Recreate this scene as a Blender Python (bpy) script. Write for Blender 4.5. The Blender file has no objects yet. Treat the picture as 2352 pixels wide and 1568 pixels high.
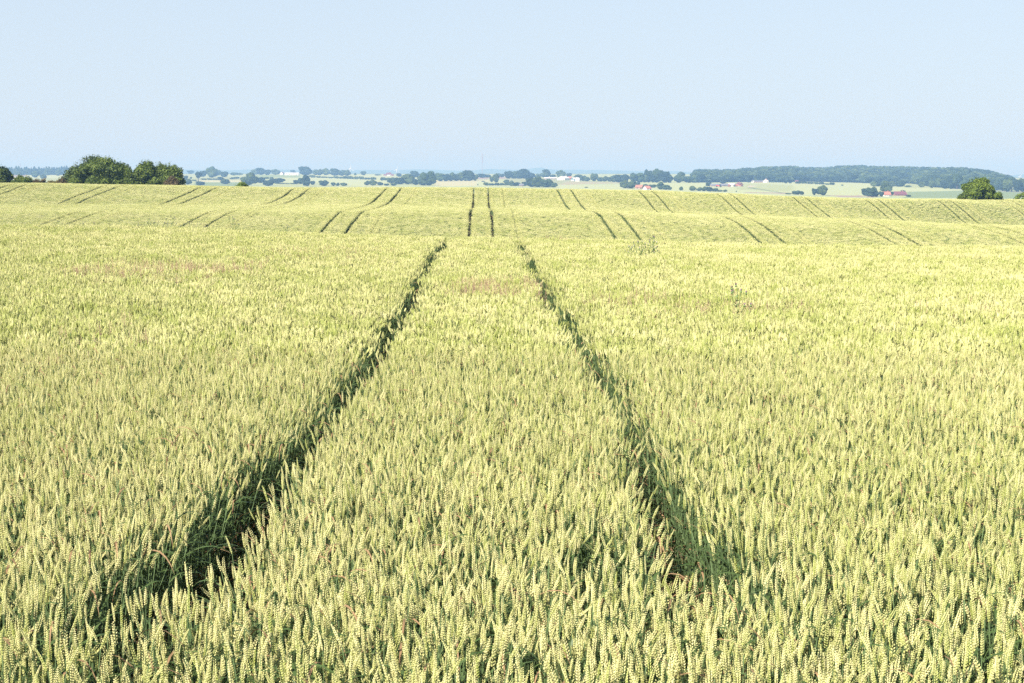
import bpy, math, random
import numpy as np
from mathutils import Vector, Matrix
random.seed(7); RNG = np.random.default_rng(11)
sc = bpy.context.scene
COL = sc.collection
# ------------------------------------------------------------------ camera model
EYE = 2.07                 # eye height above the soil, metres
F = 3267.0                 # focal length in pixels of a 2352 px wide picture (50 mm lens)
PITCH = math.atan((784-398)/F); YAW = math.atan((1176-1105)/F)
def vray(xv, yv):
    """pixel of the 2352x1568 picture -> (X per metre of Y, fall per metre of Y)"""
    cx, cy = (xv-1176)/F, -(yv-784)/F
    fwd, up = math.cos(PITCH)+cy*math.sin(PITCH), -math.sin(PITCH)+cy*math.cos(PITCH)
    X = cx*math.cos(YAW)+fwd*math.sin(YAW); Y = fwd*math.cos(YAW)-cx*math.sin(YAW)
    return X/Y, -up/Y
def eff(xv, yv):
    a, b = vray(xv, yv); return 1105+F*a, 398+F*b
# ------------------------------------------------------------------ terrain
def pchip(x, y, xq):
    x = np.asarray(x, float); y = np.asarray(y, float)
    h = np.diff(x); d = np.diff(y)/h; m = np.zeros_like(y)
    for i in range(1, len(x)-1):
        if d[i-1]*d[i] > 0:
            w1, w2 = 2*h[i]+h[i-1], h[i]+2*h[i-1]
            m[i] = (w1+w2)/(w1/d[i-1]+w2/d[i])
    m[0], m[-1] = d[0], d[-1]
    k = np.clip(np.searchsorted(x, xq)-1, 0, len(h)-1)
    t = np.clip((xq-x[k])/h[k], 0, 1)
    return ((1+2*t)*(1-t)**2*y[k]+t*(1-t)**2*h[k]*m[k]+t*t*(3-2*t)*y[k+1]+t*t*(t-1)*h[k]*m[k+1])
# fall of the crop's top below the eye along lines of constant X
LEFT = [(104,4.3),(112,3.6),(120,3.17),(133,3.25),(149,3.18),(163,2.62)]
PROF = {
 -90:[(-10,1.05),(20,1.2),(46,1.5),(56,2.4),(70,5.2),(86,5.6),(96,5.1)]+LEFT[:-1]+[(160,2.1),(170,1.1),(178,1.15),(188,1.7),(203,3.6),(240,8)],
 -55:[(-10,1.05),(20,1.2),(46,1.5),(56,2.4),(70,5.2),(86,5.6),(96,5.1)]+LEFT[:-1]+[(160,2.2),(170.5,1.17),(178,1.2),(188,1.75),(203,3.6),(240,8)],
 -44:[(-10,1.05),(20,1.2),(46,1.5),(56,2.4),(70,5.2),(86,5.6),(96,5.1)]+LEFT[:-1]+[(155,2.6),(162,2.0),(170.5,1.38),(178,1.4),(189,1.95),(204,3.7),(240,8)],
 -22:[(-10,1.05),(20,1.25),(44,1.5),(55,2.6),(70,5.5),(86,5.9),(96,5.3)]+LEFT+[(174,1.79),(182,1.8),(191,2.2),(205,4),(240,8)],
 -11:[(-10,1.1),(15,1.35),(42,1.56),(52,2.6),(68,5.7),(86,6.1),(96,5.4)]+LEFT+[(172,2.15),(179,1.79),(185,1.8),(193,2.2),(207,4),(240,8)],
 0:[(-10,1.22),(0,1.32),(15,1.48),(30,1.64),(38,1.75),(48,2.6),(66,5.8),(86,6.2),(97,5.6),(104,4.95),(107,4.65),(114,3.95),(123,3.25),(130,3.2),(142,3.55),(152,3.78),(161,3.68),(172,2.95),(178,2.3),(184,1.84),(190,1.9),(198,2.4),(210,4),(245,8)],
 11:[(-10,1.32),(0,1.4),(15,1.6),(34,1.82),(46,2.7),(66,5.9),(86,6.3),(98,5.6),(104,4.82),(112.8,4.0),(121,3.38),(128,3.36),(140,3.85),(150,4.15),(160,3.98),(172,3.3),(180,2.6),(188,2.08),(195,2.2),(212,4),(245,8)],
 22:[(-10,1.34),(0,1.42),(15,1.65),(34,1.88),(46,2.8),(66,6.1),(86,6.5),(98,6.0),(105,5.1),(116,3.9),(122,3.68),(130,3.78),(145,4.55),(158,4.78),(168.8,4.4),(177.5,3.3),(184,2.6),(190,2.26),(198,2.42),(214,4.2),(245,8)],
 33:[(-10,1.34),(15,1.68),(34,1.9),(46,2.9),(66,6.3),(86,6.9),(100,6.1),(107,5.42),(118,4.28),(124,4.05),(132,4.2),(148,5.3),(160,5.5),(173,4.9),(182,3.7),(187,3.05),(192,2.7),(200,2.85),(216,4.5),(250,8)],
 44:[(-10,1.34),(15,1.7),(34,1.92),(46,3),(66,6.5),(86,7.2),(100,6.4),(107,5.8),(118,4.72),(124,4.5),(132,4.75),(150,6.1),(165,6.35),(176,5.8),(187,4.3),(194.6,3.2),(203,3.3),(218,5),(250,8.5)],
 55:[(-10,1.34),(15,1.7),(34,1.92),(46,3),(66,6.7),(86,7.4),(100,6.8),(107,6.1),(118,5.05),(124,4.85),(132,5.1),(152,6.8),(168,7.1),(183.4,6.1),(191,4.6),(198,3.55),(206,3.65),(222,5.4),(250,9)],
 65:[(-10,1.34),(15,1.7),(34,1.92),(46,3),(66,6.7),(86,7.6),(100,7),(107,6.4),(118,5.4),(124,5.2),(132,5.5),(155,7.7),(172,7.8),(186.5,6.6),(193,5),(200,3.67),(208,3.72),(224,5.5),(250,9)],
 78:[(-10,1.34),(15,1.7),(34,1.92),(46,3),(66,6.8),(86,7.7),(100,7.2),(107,6.7),(118,5.8),(124,5.6),(132,5.9),(156,8),(176,8.1),(191,6.8),(199,4.9),(207,3.8),(214,3.9),(228,5.5),(255,9)],
 110:[(-10,1.34),(15,1.7),(34,1.92),(46,3),(66,6.8),(86,7.7),(100,7.2),(107,6.9),(118,6.1),(124,6),(132,6.4),(158,8.4),(182,8.4),(200,6.9),(210,4.9),(218,3.9),(226,4),(238,5.5),(262,9)],
}
YG = np.arange(-10, 300, .5)
STX = np.array(sorted(PROF), float)
TAB = []
for k in sorted(PROF):
    p = np.array(PROF[k], float); v = pchip(p[:,0], p[:,1], np.clip(YG, p[0,0], p[-1,0]))
    g = np.exp(-np.linspace(-2,2,9)**2); g /= g.sum()
    TAB.append(np.convolve(np.pad(v,4,mode='edge'), g, 'valid'))
TAB = np.array(TAB)
def crop_fall(X, Y):
    X = np.atleast_1d(np.asarray(X,float)); Y = np.atleast_1d(np.asarray(Y,float))
    xi = np.clip(np.searchsorted(STX, X)-1, 0, len(STX)-2)
    t = np.clip((X-STX[xi])/(STX[xi+1]-STX[xi]), 0, 1)
    t = t*.4+.6*t*t*(3-2*t)
    fy = np.clip((Y-YG[0])/.5, 0, len(YG)-2.001); yi = fy.astype(int); ty = fy-yi
    a = TAB[xi,yi]*(1-ty)+TAB[xi,yi+1]*ty; b = TAB[xi+1,yi]*(1-ty)+TAB[xi+1,yi+1]*ty
    return a*(1-t)+b*t
CROP = .75
# the valley behind: distance at which a given picture height lies
DY = [(398.5,3800),(400,3300),(402,2900),(405,2600),(410,2300),(415,2050),(420,1850),(428,1600),(436,1400),(445,1250),(460,1050)]
_y = np.array([a for a,b in DY]); _d = np.array([b for a,b in DY], float)
def tilt(x): return np.interp(x, [0,150,1450,1700,2000,2352,2700],[-1,0,0,1,4,9,13])
def dist_of(x, y): return float(np.interp(y-tilt(x), _y, _d))
SKYLINE = []
def zz(zone, x, y):
    ox, oy, s = {1:(0,520,3.267),2:(640,560,3.459),3:(1260,540,3.459),4:(1880,580,3.459),5:(2500,580,3.459),6:(3100,580,3.5315),7:(700,640,1.96),8:(1900,640,1.2605)}[zone]
    return (ox+x/s)/1.6012, (oy+y/s)/1.6012
for z,l in ((2,[(-400,225),(50,215),(300,222),(600,228),(1000,216)]),(3,[(0,295),(320,290),(650,296),(950,283),(1150,288),(1450,300),(1650,299),(1760,284),(1900,278)]),
            (4,[(0,150),(200,150),(280,127),(380,124),(450,140),(560,151),(900,151),(1200,156),(1600,166),(1900,170),(2120,168),(2350,185)]),(5,[(100,180),(400,192),(800,205)]),(6,[(2050,250),(2200,225),(2350,213),(2900,225)])):
    for x,y in l: SKYLINE.append(eff(*zz(z,x,y)))
SKYLINE = np.array(sorted(SKYLINE))
WOODTOP = []
for z,l in ((5,[(200,305),(270,215),(400,195),(520,195),(640,180),(720,155),(820,140),(950,143),(1060,124),(1200,122),(1440,112),(1520,128),(1700,133),(1880,137),(2000,115),(2150,108),(2350,107)]),
            (6,[(300,118),(550,122),(800,122),(1000,130),(1300,140),(1500,138),(1700,152),(1850,172),(2000,205),(2100,235),(2150,300)])):
    for x,y in l: WOODTOP.append(eff(*zz(z,x,y)))
WOODTOP = np.array(WOODTOP)
WOODBASE = []
for z,l in ((5,[(200,313),(270,315),(900,305),(1300,312),(1600,300),(2350,318)]),(6,[(300,330),(900,332),(1200,380),(1500,402),(1800,402),(2150,420)])):
    for x,y in l: WOODBASE.append(eff(*zz(z,x,y)))
WOODBASE = np.array(WOODBASE)
WT = 12.0
def sstep(t): t = np.clip(t,0,1); return t*t*(3-2*t)
def wood_band(x):
    yb = np.interp(x, WOODBASE[:,0], WOODBASE[:,1]); zb = np.interp(yb-tilt(x), _y, _d)
    return yb, zb
WX0, WX1 = WOODTOP[0,0], WOODTOP[-1,0]
def ground(X, Y):
    X = np.atleast_1d(np.asarray(X,float)); Y = np.atleast_1d(np.asarray(Y,float))
    near = EYE-crop_fall(X,Y)-CROP
    Ys = np.maximum(Y, 30.); x = 1105+F*X/Ys
    yb = np.interp(Ys, _d[::-1], _y[::-1])+tilt(x)
    valley = EYE-(yb-398)/F*Ys
    z0 = EYE-(460+tilt(x)-398)/F*1050
    low = z0-2.5*np.sin(np.clip((Ys-230)/(1050-230),0,1)*math.pi)
    v = np.where(Ys<1050, low, valley)
    t = sstep((Y-215)/230.); z = near*(1-t)+v*t
    # rising wooded hill on the right
    ybw, zb = wood_band(x); yt = np.interp(x, WOODTOP[:,0], WOODTOP[:,1])
    ZT = zb+650
    ztop = EYE-(yt-398)/F*ZT-WT
    inside = sstep((x-WX0+15)/40)*sstep((WX1+25-x)/50)
    up = sstep((Ys-zb-10)/600)*sstep((zb+1900-Ys)/1000)
    z = z+(np.maximum(ztop-z,0))*up*inside*(Ys>zb)
    # far country
    end = EYE-(398.5+tilt(x)-398)/F*3800
    ys = np.interp(x, SKYLINE[:,0], SKYLINE[:,1]); top = EYE-(ys-398)/F*8800
    far = end*(1-sstep((Ys-3800)/1800))-42*sstep((Ys-3800)/1800)
    far = far+(top+42)*sstep((Ys-7600)/1200)
    far = far+sstep((Ys-8900)/500)*(-60)
    return np.where(Ys>3800, far, z)
def gz(X, Y): return float(ground(X,Y)[0])
def at(xv, yv):
    a, b = vray(xv, yv); x, y = 1105+F*a, 398+F*b
    D = dist_of(x, y); X = a*D
    return X, D, gz(X,D), F/D          # the last: picture pixels per metre
# ------------------------------------------------------------------ materials
def mat(name, col, rough=.7, spec=.3, noise=0, scale=1, isl=0, inst=0, transl=0, metal=0, c2=None, attr=None, bump=0):
    m = bpy.data.materials.new(name); m.use_nodes = True; nt = m.node_tree; N = nt.nodes; L = nt.links
    b = N['Principled BSDF']; b.inputs['Roughness'].default_value = rough; b.inputs['Metallic'].default_value = metal
    b.inputs['Specular IOR Level'].default_value = spec
    c2 = c2 or tuple(min(1,c*.55) for c in col)
    mix = N.new('ShaderNodeMix'); mix.data_type = 'RGBA'
    mix.inputs['A'].default_value = (*col,1); mix.inputs['B'].default_value = (*c2,1)
    src = []
    if noise:
        tx = N.new('ShaderNodeTexNoise'); tx.inputs['Scale'].default_value = scale; tx.inputs['Detail'].default_value = 5
        g = N.new('ShaderNodeNewGeometry'); L.new(g.outputs['Position'], tx.inputs['Vector'])
        mr = N.new('ShaderNodeMapRange'); mr.inputs['From Min'].default_value=.3; mr.inputs['From Max'].default_value=.7; mr.inputs['To Max'].default_value = noise
        L.new(tx.outputs['Fac'], mr.inputs['Value']); src.append(mr.outputs[0])
        if bump:
            bp = N.new('ShaderNodeBump'); bp.inputs['Strength'].default_value = bump; L.new(tx.outputs['Fac'], bp.inputs['Height']); L.new(bp.outputs[0], b.inputs['Normal'])
    if isl:
        g = N.new('ShaderNodeNewGeometry'); mu = N.new('ShaderNodeMath'); mu.operation='MULTIPLY'; mu.inputs[1].default_value = isl
        L.new(g.outputs['Random Per Island'], mu.inputs[0]); src.append(mu.outputs[0])
    if inst:
        a = N.new('ShaderNodeAttribute'); a.attribute_type='INSTANCER'; a.attribute_name='tint'
        mu = N.new('ShaderNodeMath'); mu.operation='MULTIPLY'; mu.inputs[1].default_value = inst
        L.new(a.outputs['Fac'], mu.inputs[0]); src.append(mu.outputs[0])
    if src:
        s = src[0]
        for q in src[1:]:
            ad = N.new('ShaderNodeMath'); ad.operation='ADD'; L.new(s, ad.inputs[0]); L.new(q, ad.inputs[1]); s = ad.outputs[0]
        L.new(s, mix.inputs['Factor'])
    else: mix.inputs['Factor'].default_value = 0
    out = mix.outputs['Result']
    if attr:
        a = N.new('ShaderNodeAttribute'); a.attribute_name = attr
        m2 = N.new('ShaderNodeMix'); m2.data_type='RGBA'; m2.blend_type='MULTIPLY'; m2.inputs['Factor'].default_value = 1
        L.new(out, m2.inputs['A']); L.new(a.outputs['Color'], m2.inputs['B']); out = m2.outputs['Result']
    L.new(out, b.inputs['Base Color'])
    if transl:
        tr = N.new('ShaderNodeBsdfTranslucent'); L.new(out, tr.inputs['Color'])
        ms = N.new('ShaderNodeMixShader'); ms.inputs[0].default_value = transl
        L.new(b.outputs[0], ms.inputs[1]); L.new(tr.outputs[0], ms.inputs[2])
        L.new(ms.outputs[0], N['Material Output'].inputs['Surface'])
    return m
EAR = mat('wheat_ear', (.88,.81,.405), .5, .3, isl=.5, inst=.58, c2=(.45,.495,.125), transl=.18)
STEM = mat('wheat_stem', (.17,.24,.10), .5, .25, isl=.6, c2=(.08,.13,.055), transl=.05)
LEAF = mat('wheat_leaf', (.04,.075,.02), .45, .35, isl=.8, c2=(.11,.16,.045), transl=.15)
DRY = mat('dry_leaf', (.44,.30,.16), .7, .2, isl=.9, c2=(.22,.12,.055), transl=.1)
RED = mat('bent_grass_head', (.60,.43,.28), .7, .2, isl=.8, c2=(.45,.28,.19), transl=.2)
SOIL = mat('ground_cover', (1,1,1), .95, .1, noise=.6, scale=.35, c2=(.62,.66,.6), attr='tone')
TRUNK = mat('bark', (.09,.065,.045), .9, .1)
def foliage(name, a, b, **k): return mat(name, a, .6, .25, isl=.9, noise=.35, scale=.5, c2=b, transl=.22, **k)
FOL_DARK = foliage('foliage_dark', (.035,.062,.014), (.09,.125,.025))
FOL_MID = foliage('foliage_mid', (.045,.08,.012), (.15,.195,.028))
FOL_LIT = foliage('foliage_sunlit', (.055,.10,.012), (.20,.26,.03))  # brighter, yellower copy of the mid foliage; sunlit look put into its colour
FOL_LIGHT = foliage('foliage_light', (.10,.16,.03), (.20,.27,.05))
FOL_BROWN = foliage('foliage_brown', (.09,.075,.04), (.15,.11,.05))
FOL_GOLD = foliage('foliage_gold', (.26,.20,.05), (.16,.15,.05))
FAR_FOL = [mat('far_foliage_a',(.012,.026,.010),.8,.1,noise=.8,scale=.07,isl=.45,c2=(.06,.09,.03)),  # brighter second tones put lit-and-shaded contrast into the crown colour
           mat('far_foliage_b',(.024,.042,.015),.8,.1,noise=.8,scale=.07,isl=.45,c2=(.085,.115,.035)),
           mat('far_foliage_c',(.010,.020,.010),.8,.1,noise=.8,scale=.07,isl=.45,c2=(.03,.048,.02))]
WHITE = mat('white_wall', (.78,.76,.72), .6, .3, noise=.3, scale=.3, c2=(.7,.68,.62))
TAN = mat('tan_wall', (.42,.33,.25), .8, .2, noise=.4, scale=.4)
BRICK = mat('brick_wall', (.36,.17,.12), .8, .2, noise=.4, scale=.4)
REDR = mat('red_tile', (.46,.19,.13), .7, .2, noise=.4, scale=.5)
MAROON = mat('maroon_roof', (.20,.07,.08), .7, .2, noise=.4, scale=.4)
GREYR = mat('grey_roof', (.22,.22,.24), .6, .3, noise=.4, scale=.3)
PALER = mat('pale_roof', (.72,.70,.68), .5, .3, noise=.3, scale=.3)
TEAL = mat('teal_wall', (.08,.26,.30), .6, .3, noise=.3, scale=.3)
REDP = mat('red_paint', (.6,.06,.04), .5, .4, noise=.2, scale=1)
GLASS = mat('dark_glass', (.04,.05,.06), .15, .6)
DOORM = mat('door_wood', (.10,.06,.04), .6, .3)
TURB = mat('turbine_white', (.82,.82,.82), .4, .4)
STEEL = mat('mast_steel', (.30,.22,.22), .6, .4)
# ------------------------------------------------------------------ mesh helpers
class MB:
    def __init__(s): s.v=[]; s.f=[]; s.m=[]
    def add(s, vs, fs, mi=0):
        o=len(s.v); s.v += [tuple(p) for p in vs]; s.f += [tuple(i+o for i in f) for f in fs]; s.m += [mi]*len(fs)
    def mesh(s, name, mats, smooth=False):
        me = bpy.data.meshes.new(name); me.from_pydata(s.v, [], s.f)
        for m in mats: me.materials.append(m)
        me.polygons.foreach_set('material_index', s.m)
        if smooth: me.polygons.foreach_set('use_smooth', [True]*len(s.f))
        me.update(); return me
    def box(s, x0,x1,y0,y1,z0,z1, mi=0):
        s.add([(x0,y0,z0),(x1,y0,z0),(x1,y1,z0),(x0,y1,z0),(x0,y0,z1),(x1,y0,z1),(x1,y1,z1),(x0,y1,z1)],
              [(0,3,2,1),(4,5,6,7),(0,1,5,4),(1,2,6,5),(2,3,7,6),(3,0,4,7)], mi)
    def tube(s, pts, rads, n=5, mi=0, cap=True):
        rings=[]; prev=None
        for i,p in enumerate(pts):
            a = Vector(pts[min(i+1,len(pts)-1)])-Vector(pts[max(i-1,0)]); a.normalize()
            u = a.orthogonal() if prev is None else (prev-a*prev.dot(a))
            u.normalize(); prev=u; w=a.cross(u)
            rings.append([Vector(p)+(u*math.cos(t)+w*math.sin(t))*rads[i] for t in [2*math.pi*k/n for k in range(n)]])
        vs=[q for r in rings for q in r]; fs=[]
        for i in range(len(pts)-1):
            for k in range(n): fs.append((i*n+k, i*n+(k+1)%n, (i+1)*n+(k+1)%n, (i+1)*n+k))
        if cap: fs.append(tuple(range((len(pts)-1)*n, len(pts)*n))); fs.append(tuple(range(n))[::-1])
        s.add(vs, fs, mi)
def link(name, me, parent=None, loc=(0,0,0), rz=0, sc_=None):
    o = bpy.data.objects.new(name, me); COL.objects.link(o)
    o.location = loc; o.rotation_euler = (0,0,rz)
    if sc_: o.scale = sc_
    if parent: o.parent = parent
    return o
def tag(o, label=None, cat=None, group=None, kind=None):
    if label: o['label']=label
    if cat: o['category']=cat
    if group: o['group']=group
    if kind: o['kind']=kind
    return o
def copy_tree(o, parent=None):
    c = o.copy(); COL.objects.link(c); c.parent = parent
    for ch in list(o.children): copy_tree(ch, c)
    return c
# ------------------------------------------------------------------ GROUND
FIELDS = []   # polygons in picture coordinates of the far fields, and their colours
def fld(zone, pts, col): FIELDS.append(([eff(*zz(zone,x,y)) for x,y in pts], col))
PALE=(.42,.44,.22); STRAW=(.48,.44,.24); GRN=(.26,.31,.12); MGRN=(.36,.38,.17); OLV=(.32,.33,.16); BRN=(.34,.25,.19); TEALG=(.22,.27,.12)
def R(z,x0,x1,y0,y1,c,dx=0): fld(z,[(x0,y0),(x1,y0+dx),(x1,y1+dx),(x0,y1)],c)
R(1,-200,900,365,480,PALE); R(1,100,330,392,420,BRN); R(1,-200,2400,440,540,MGRN)
R(2,-100,280,265,345,MGRN); R(2,280,900,320,362,OLV); R(2,330,900,355,382,STRAW); R(2,280,900,378,430,TEALG); R(2,1000,1640,286,322,GRN); R(2,1620,2800,285,335,PALE)
fld(2,[(1260,325),(1640,318),(2800,345),(2800,402),(1260,385)],PALE); R(2,1280,2800,385,440,MGRN)
R(3,-200,760,355,408,PALE,20); R(3,-200,560,408,480,PALE,30); R(3,1180,1920,428,500,STRAW,-8); R(3,1720,1890,388,412,BRN); R(3,1985,2065,378,405,BRN); R(3,2060,2600,398,445,OLV); R(3,1700,2600,440,500,PALE)
fld(4,[(-50,262),(260,258),(430,262),(1430,318),(600,348),(-50,330)],OLV); R(4,590,1420,343,400,PALE); R(4,1400,2900,312,420,PALE); fld(4,[(700,300),(1420,315),(1420,322),(620,345)],(.38,.33,.19))
R(5,-200,2400,305,470,PALE,5); R(5,700,1430,318,402,MGRN,30); fld(5,[(830,437),(1420,442),(1420,460),(830,444)],BRN); fld(5,[(1860,476),(2500,482),(2500,505),(1900,484)],BRN); fld(5,[(850,352),(960,356),(890,385),(860,372)],(.5,.42,.3)); fld(5,[(860,370),(1350,448),(1350,455),(860,380)],(.14,.17,.09))
R(6,-100,500,315,500,PALE); R(6,500,1600,372,442,PALE,28); fld(6,[(810,442),(1640,422),(1640,520),(810,520)],TEALG); R(6,1600,2700,400,530,TEALG); R(6,-100,260,488,510,BRN); R(6,790,1330,320,392,MGRN); fld(6,[(1940,425),(2700,440),(2700,470),(1940,430)],(.3,.3,.2))
def in_poly(px, py, poly):
    c = np.zeros(px.shape, bool); n=len(poly)
    for i in range(n):
        x1,y1 = poly[i]; x2,y2 = poly[(i+1)%n]
        if y1==y2: continue
        k = ((y1>py)!=(y2>py)) & (px < (x2-x1)*(py-y1)/(y2-y1)+x1); c ^= k
    return c
# tramlines: pairs 1.8 m apart every 10.8 m, and one faint drill mark beside each pair
def track_centre(n, s, Y):
    wob = .05*np.sin(Y*.21+n*1.7+s)+.025*np.sin(Y*.9+n+2*s)
    c = n*10.8+s*.9+wob
    if n==0: c = c+(-.07*sstep((15-Y)/6)-.11*sstep((8-Y)/3) if s<0 else -.16*sstep((9.5-Y)/3.5))
    return c
def track_half(Y): return .125+.095*sstep((8-Y)/3.)+.01*np.sin(Y*1.9)+.01*np.sin(Y*.63+1)
def gap_depth(X, Y):
    """>0 inside a wheel track (metres from its edge)"""
    g = np.full(X.shape, -9.)
    for n in range(-9, 11):
        for s in (-1,1):
            g = np.maximum(g, track_half(Y)-((.015*(Y<47)+.02*(Y<9)) if s>0 else 0)-np.abs(X-track_centre(n,s,Y)))
        m = (Y>100)
        g = np.where(m, np.maximum(g, .03-np.abs(X-(n*10.8+2.7+.04*np.sin(Y*.2+n)))+.05*np.sin(Y*.15+n*2)), g)
    close = sstep((4.75-Y)/.5)
    g = np.where(Y<4.75, g-close*.5, g)
    for (hx,hy,hr) in ((.40,5.1,.13),(1.02,4.8,.06),(-1.22,4.45,.14),(-1.2,4.9,.15),(-.55,6.6,.07),(1.45,4.4,.08),(.1,4.0,.06)):
        g = np.maximum(g, hr-np.hypot(X-hx, (Y-hy)*.6))
    return g
rows = np.concatenate([np.arange(-12,60,.75), np.arange(60,240,1.2), np.arange(240,1000,25)])
yy = np.arange(461, 398.6, -.75); rows = np.concatenate([rows, np.interp(yy[::-1], _y, _d)[::-1], np.linspace(3850,9600,70)])
rows = np.unique(rows)
us = np.linspace(-.62,.62,430)
Yg, Ug = np.meshgrid(rows, us, indexing='ij'); Xg = Ug*(Yg+22)-0.0
Zg = ground(Xg.ravel(), Yg.ravel()).reshape(Xg.shape)
nr, nc = Xg.shape
me = bpy.data.meshes.new('ground'); me.vertices.add(nr*nc)
me.vertices.foreach_set('co', np.stack([Xg,Yg,Zg],-1).ravel().astype(np.float32))
ii = (np.arange(nr-1)[:,None]*nc+np.arange(nc-1)[None,:]).ravel()
quads = np.stack([ii,ii+1,ii+nc+1,ii+nc],-1).astype(np.int32)
me.loops.add(quads.size); me.loops.foreach_set('vertex_index', quads.ravel())
me.polygons.add(len(quads)); me.polygons.foreach_set('loop_start', np.arange(0,quads.size,4,dtype=np.int32))
me.update(calc_edges=True); me.polygons.foreach_set('use_smooth', [True]*len(quads))
ca = me.color_attributes.new('tone','FLOAT_COLOR','POINT')
Xf, Yf, Zf = Xg.ravel(), Yg.ravel(), Zg.ravel()
cols = np.tile(np.array([.38,.41,.20,1.]), (len(Xf),1))
px = 1105+F*Xf/np.maximum(Yf,30); py = 398+F*(EYE-Zf)/np.maximum(Yf,30)
far_ = Yf>700
for poly, c in FIELDS:
    k = in_poly(px, py, poly) & far_; cols[k,:3] = c
_, zbw = wood_band(px)
k = (px>WX0)&(px<WX1)&(Yf>zbw+5)&(Yf<3700); cols[k,:3] = (.05,.07,.03)
k = Yf>=3700; cols[k,:3] = (.10,.15,.07)
k = (Yf<240); cols[k,:3] = (.42,.30,.21)
k = (Yf<236)&(Yf>55); cols[k,:3] = (.22,.16,.09)
ca.data.foreach_set('color', cols.ravel())
me.materials.append(SOIL)
tag(link('ground', me), kind='structure')
# ------------------------------------------------------------------ INSTANCED STUFF
def variants(cname, meshes):
    c = bpy.data.collections.new(cname)
    for i,m in enumerate(meshes):
        o = bpy.data.objects.new('%s_%03d'%(cname,i), m); c.objects.link(o)
    return c
def scatter(name, P, rot, scl, vid, tint, coll, label, cat):
    me = bpy.data.meshes.new(name); n=len(P); me.vertices.add(n)
    me.vertices.foreach_set('co', np.asarray(P,np.float32).ravel())
    for an, ty, arr, fld_ in (('rot','FLOAT_VECTOR',rot,'vector'),('scl','FLOAT_VECTOR',scl,'vector'),('vid','INT',vid,'value'),('tint','FLOAT',tint,'value')):
        a = me.attributes.new(an, ty, 'POINT'); a.data.foreach_set(fld_, np.asarray(arr, np.int32 if ty=='INT' else np.float32).ravel())
    me.update(); o = link(name, me)
    ng = bpy.data.node_groups.new(name+'_scatter','GeometryNodeTree')
    ng.interface.new_socket('Geometry', in_out='INPUT', socket_type='NodeSocketGeometry')
    ng.interface.new_socket('Geometry', in_out='OUTPUT', socket_type='NodeSocketGeometry')
    N=ng.nodes; L=ng.links
    gi=N.new('NodeGroupInput'); go=N.new('NodeGroupOutput'); io=N.new('GeometryNodeInstanceOnPoints'); ci=N.new('GeometryNodeCollectionInfo')
    ci.inputs['Collection'].default_value = coll; ci.inputs['Separate Children'].default_value=True; ci.inputs['Reset Children'].default_value=True
    def na(nm, ty):
        a=N.new('GeometryNodeInputNamedAttribute'); a.data_type=ty; a.inputs['Name'].default_value=nm; return a.outputs['Attribute']
    L.new(gi.outputs[0], io.inputs['Points']); L.new(ci.outputs[0], io.inputs['Instance'])
    io.inputs['Pick Instance'].default_value=True
    L.new(na('vid','INT'), io.inputs['Instance Index'])
    e2r=N.new('FunctionNodeEulerToRotation'); L.new(na('rot','FLOAT_VECTOR'), e2r.inputs[0]); L.new(e2r.outputs[0], io.inputs['Rotation'])
    L.new(na('scl','FLOAT_VECTOR'), io.inputs['Scale']); L.new(io.outputs[0], go.inputs[0])
    md=o.modifiers.new('scatter','NODES'); md.node_group=ng
    tag(o, label, cat, kind='stuff'); return o
# ---- wheat stalks
def ear(mb, base, axis, Ln, rnd, nodes=19, florets=2, fat=1.0):
    a = axis.normalized(); s = a.orthogonal().normalized(); s.rotate(Matrix.Rotation(rnd.uniform(0,6.28),3,a)); n = a.cross(s)
    bend = (s*rnd.uniform(-1,1)+n*rnd.uniform(-1,1))*Ln*.07
    for i in range(nodes):
        t = (i+.5)/nodes; p = base+a*(Ln*t)+bend*t*t
        w = (.72+.5*math.sin(math.pi*min(1,t*1.05)))*(1-.35*t)*fat
        sd = s if i%2 else -s
        for q in ((-1,1) if florets==2 else (0,)):
            d = (a*.90+sd*.36+n*.28*q+Vector((rnd.gauss(0,.05),rnd.gauss(0,.05),0))).normalized()
            l = Ln*.155*w*(1.0 if florets==2 else 1.5); r = .0023*w*(1 if florets==2 else 1.7)
            p0 = p+sd*.0012; u=d.orthogonal().normalized(); v=d.cross(u)
            pts=[p0]+[p0+d*l*.42+(u*math.cos(k*1.5708)+v*math.sin(k*1.5708))*r for k in range(4)]+[p0+d*l]
            mb.add(pts,[(0,2,1),(0,3,2),(0,4,3),(0,1,4),(1,2,5),(2,3,5),(3,4,5),(4,1,5)],0)
def ribbon(mb, p0, dir0, ln, wd, rnd, mi, droop=1.0, segs=6):
    p = Vector(p0); d = dir0.normalized(); side = d.cross(Vector((0,0,1)))
    if side.length<.01: side = Vector((1,0,0))
    side.normalize(); tw = rnd.uniform(-.5,.5)
    vs=[]; fs=[]
    for i in range(segs+1):
        t=i/segs; w = wd*.5*(1-t**2.2)*(.55+.45*min(1,t*4))
        sv = side.copy(); sv.rotate(Matrix.Rotation(tw*t*2.2,3,d)); vs += [p-sv*w, p+sv*w]
        d = (d+Vector((rnd.gauss(0,.04),rnd.gauss(0,.04),-droop*.42*(.4+t)))).normalized(); p = p+d*(ln/segs)
    for i in range(segs): fs.append((2*i,2*i+1,2*i+3,2*i+2))
    mb.add(vs,fs,mi)
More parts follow.
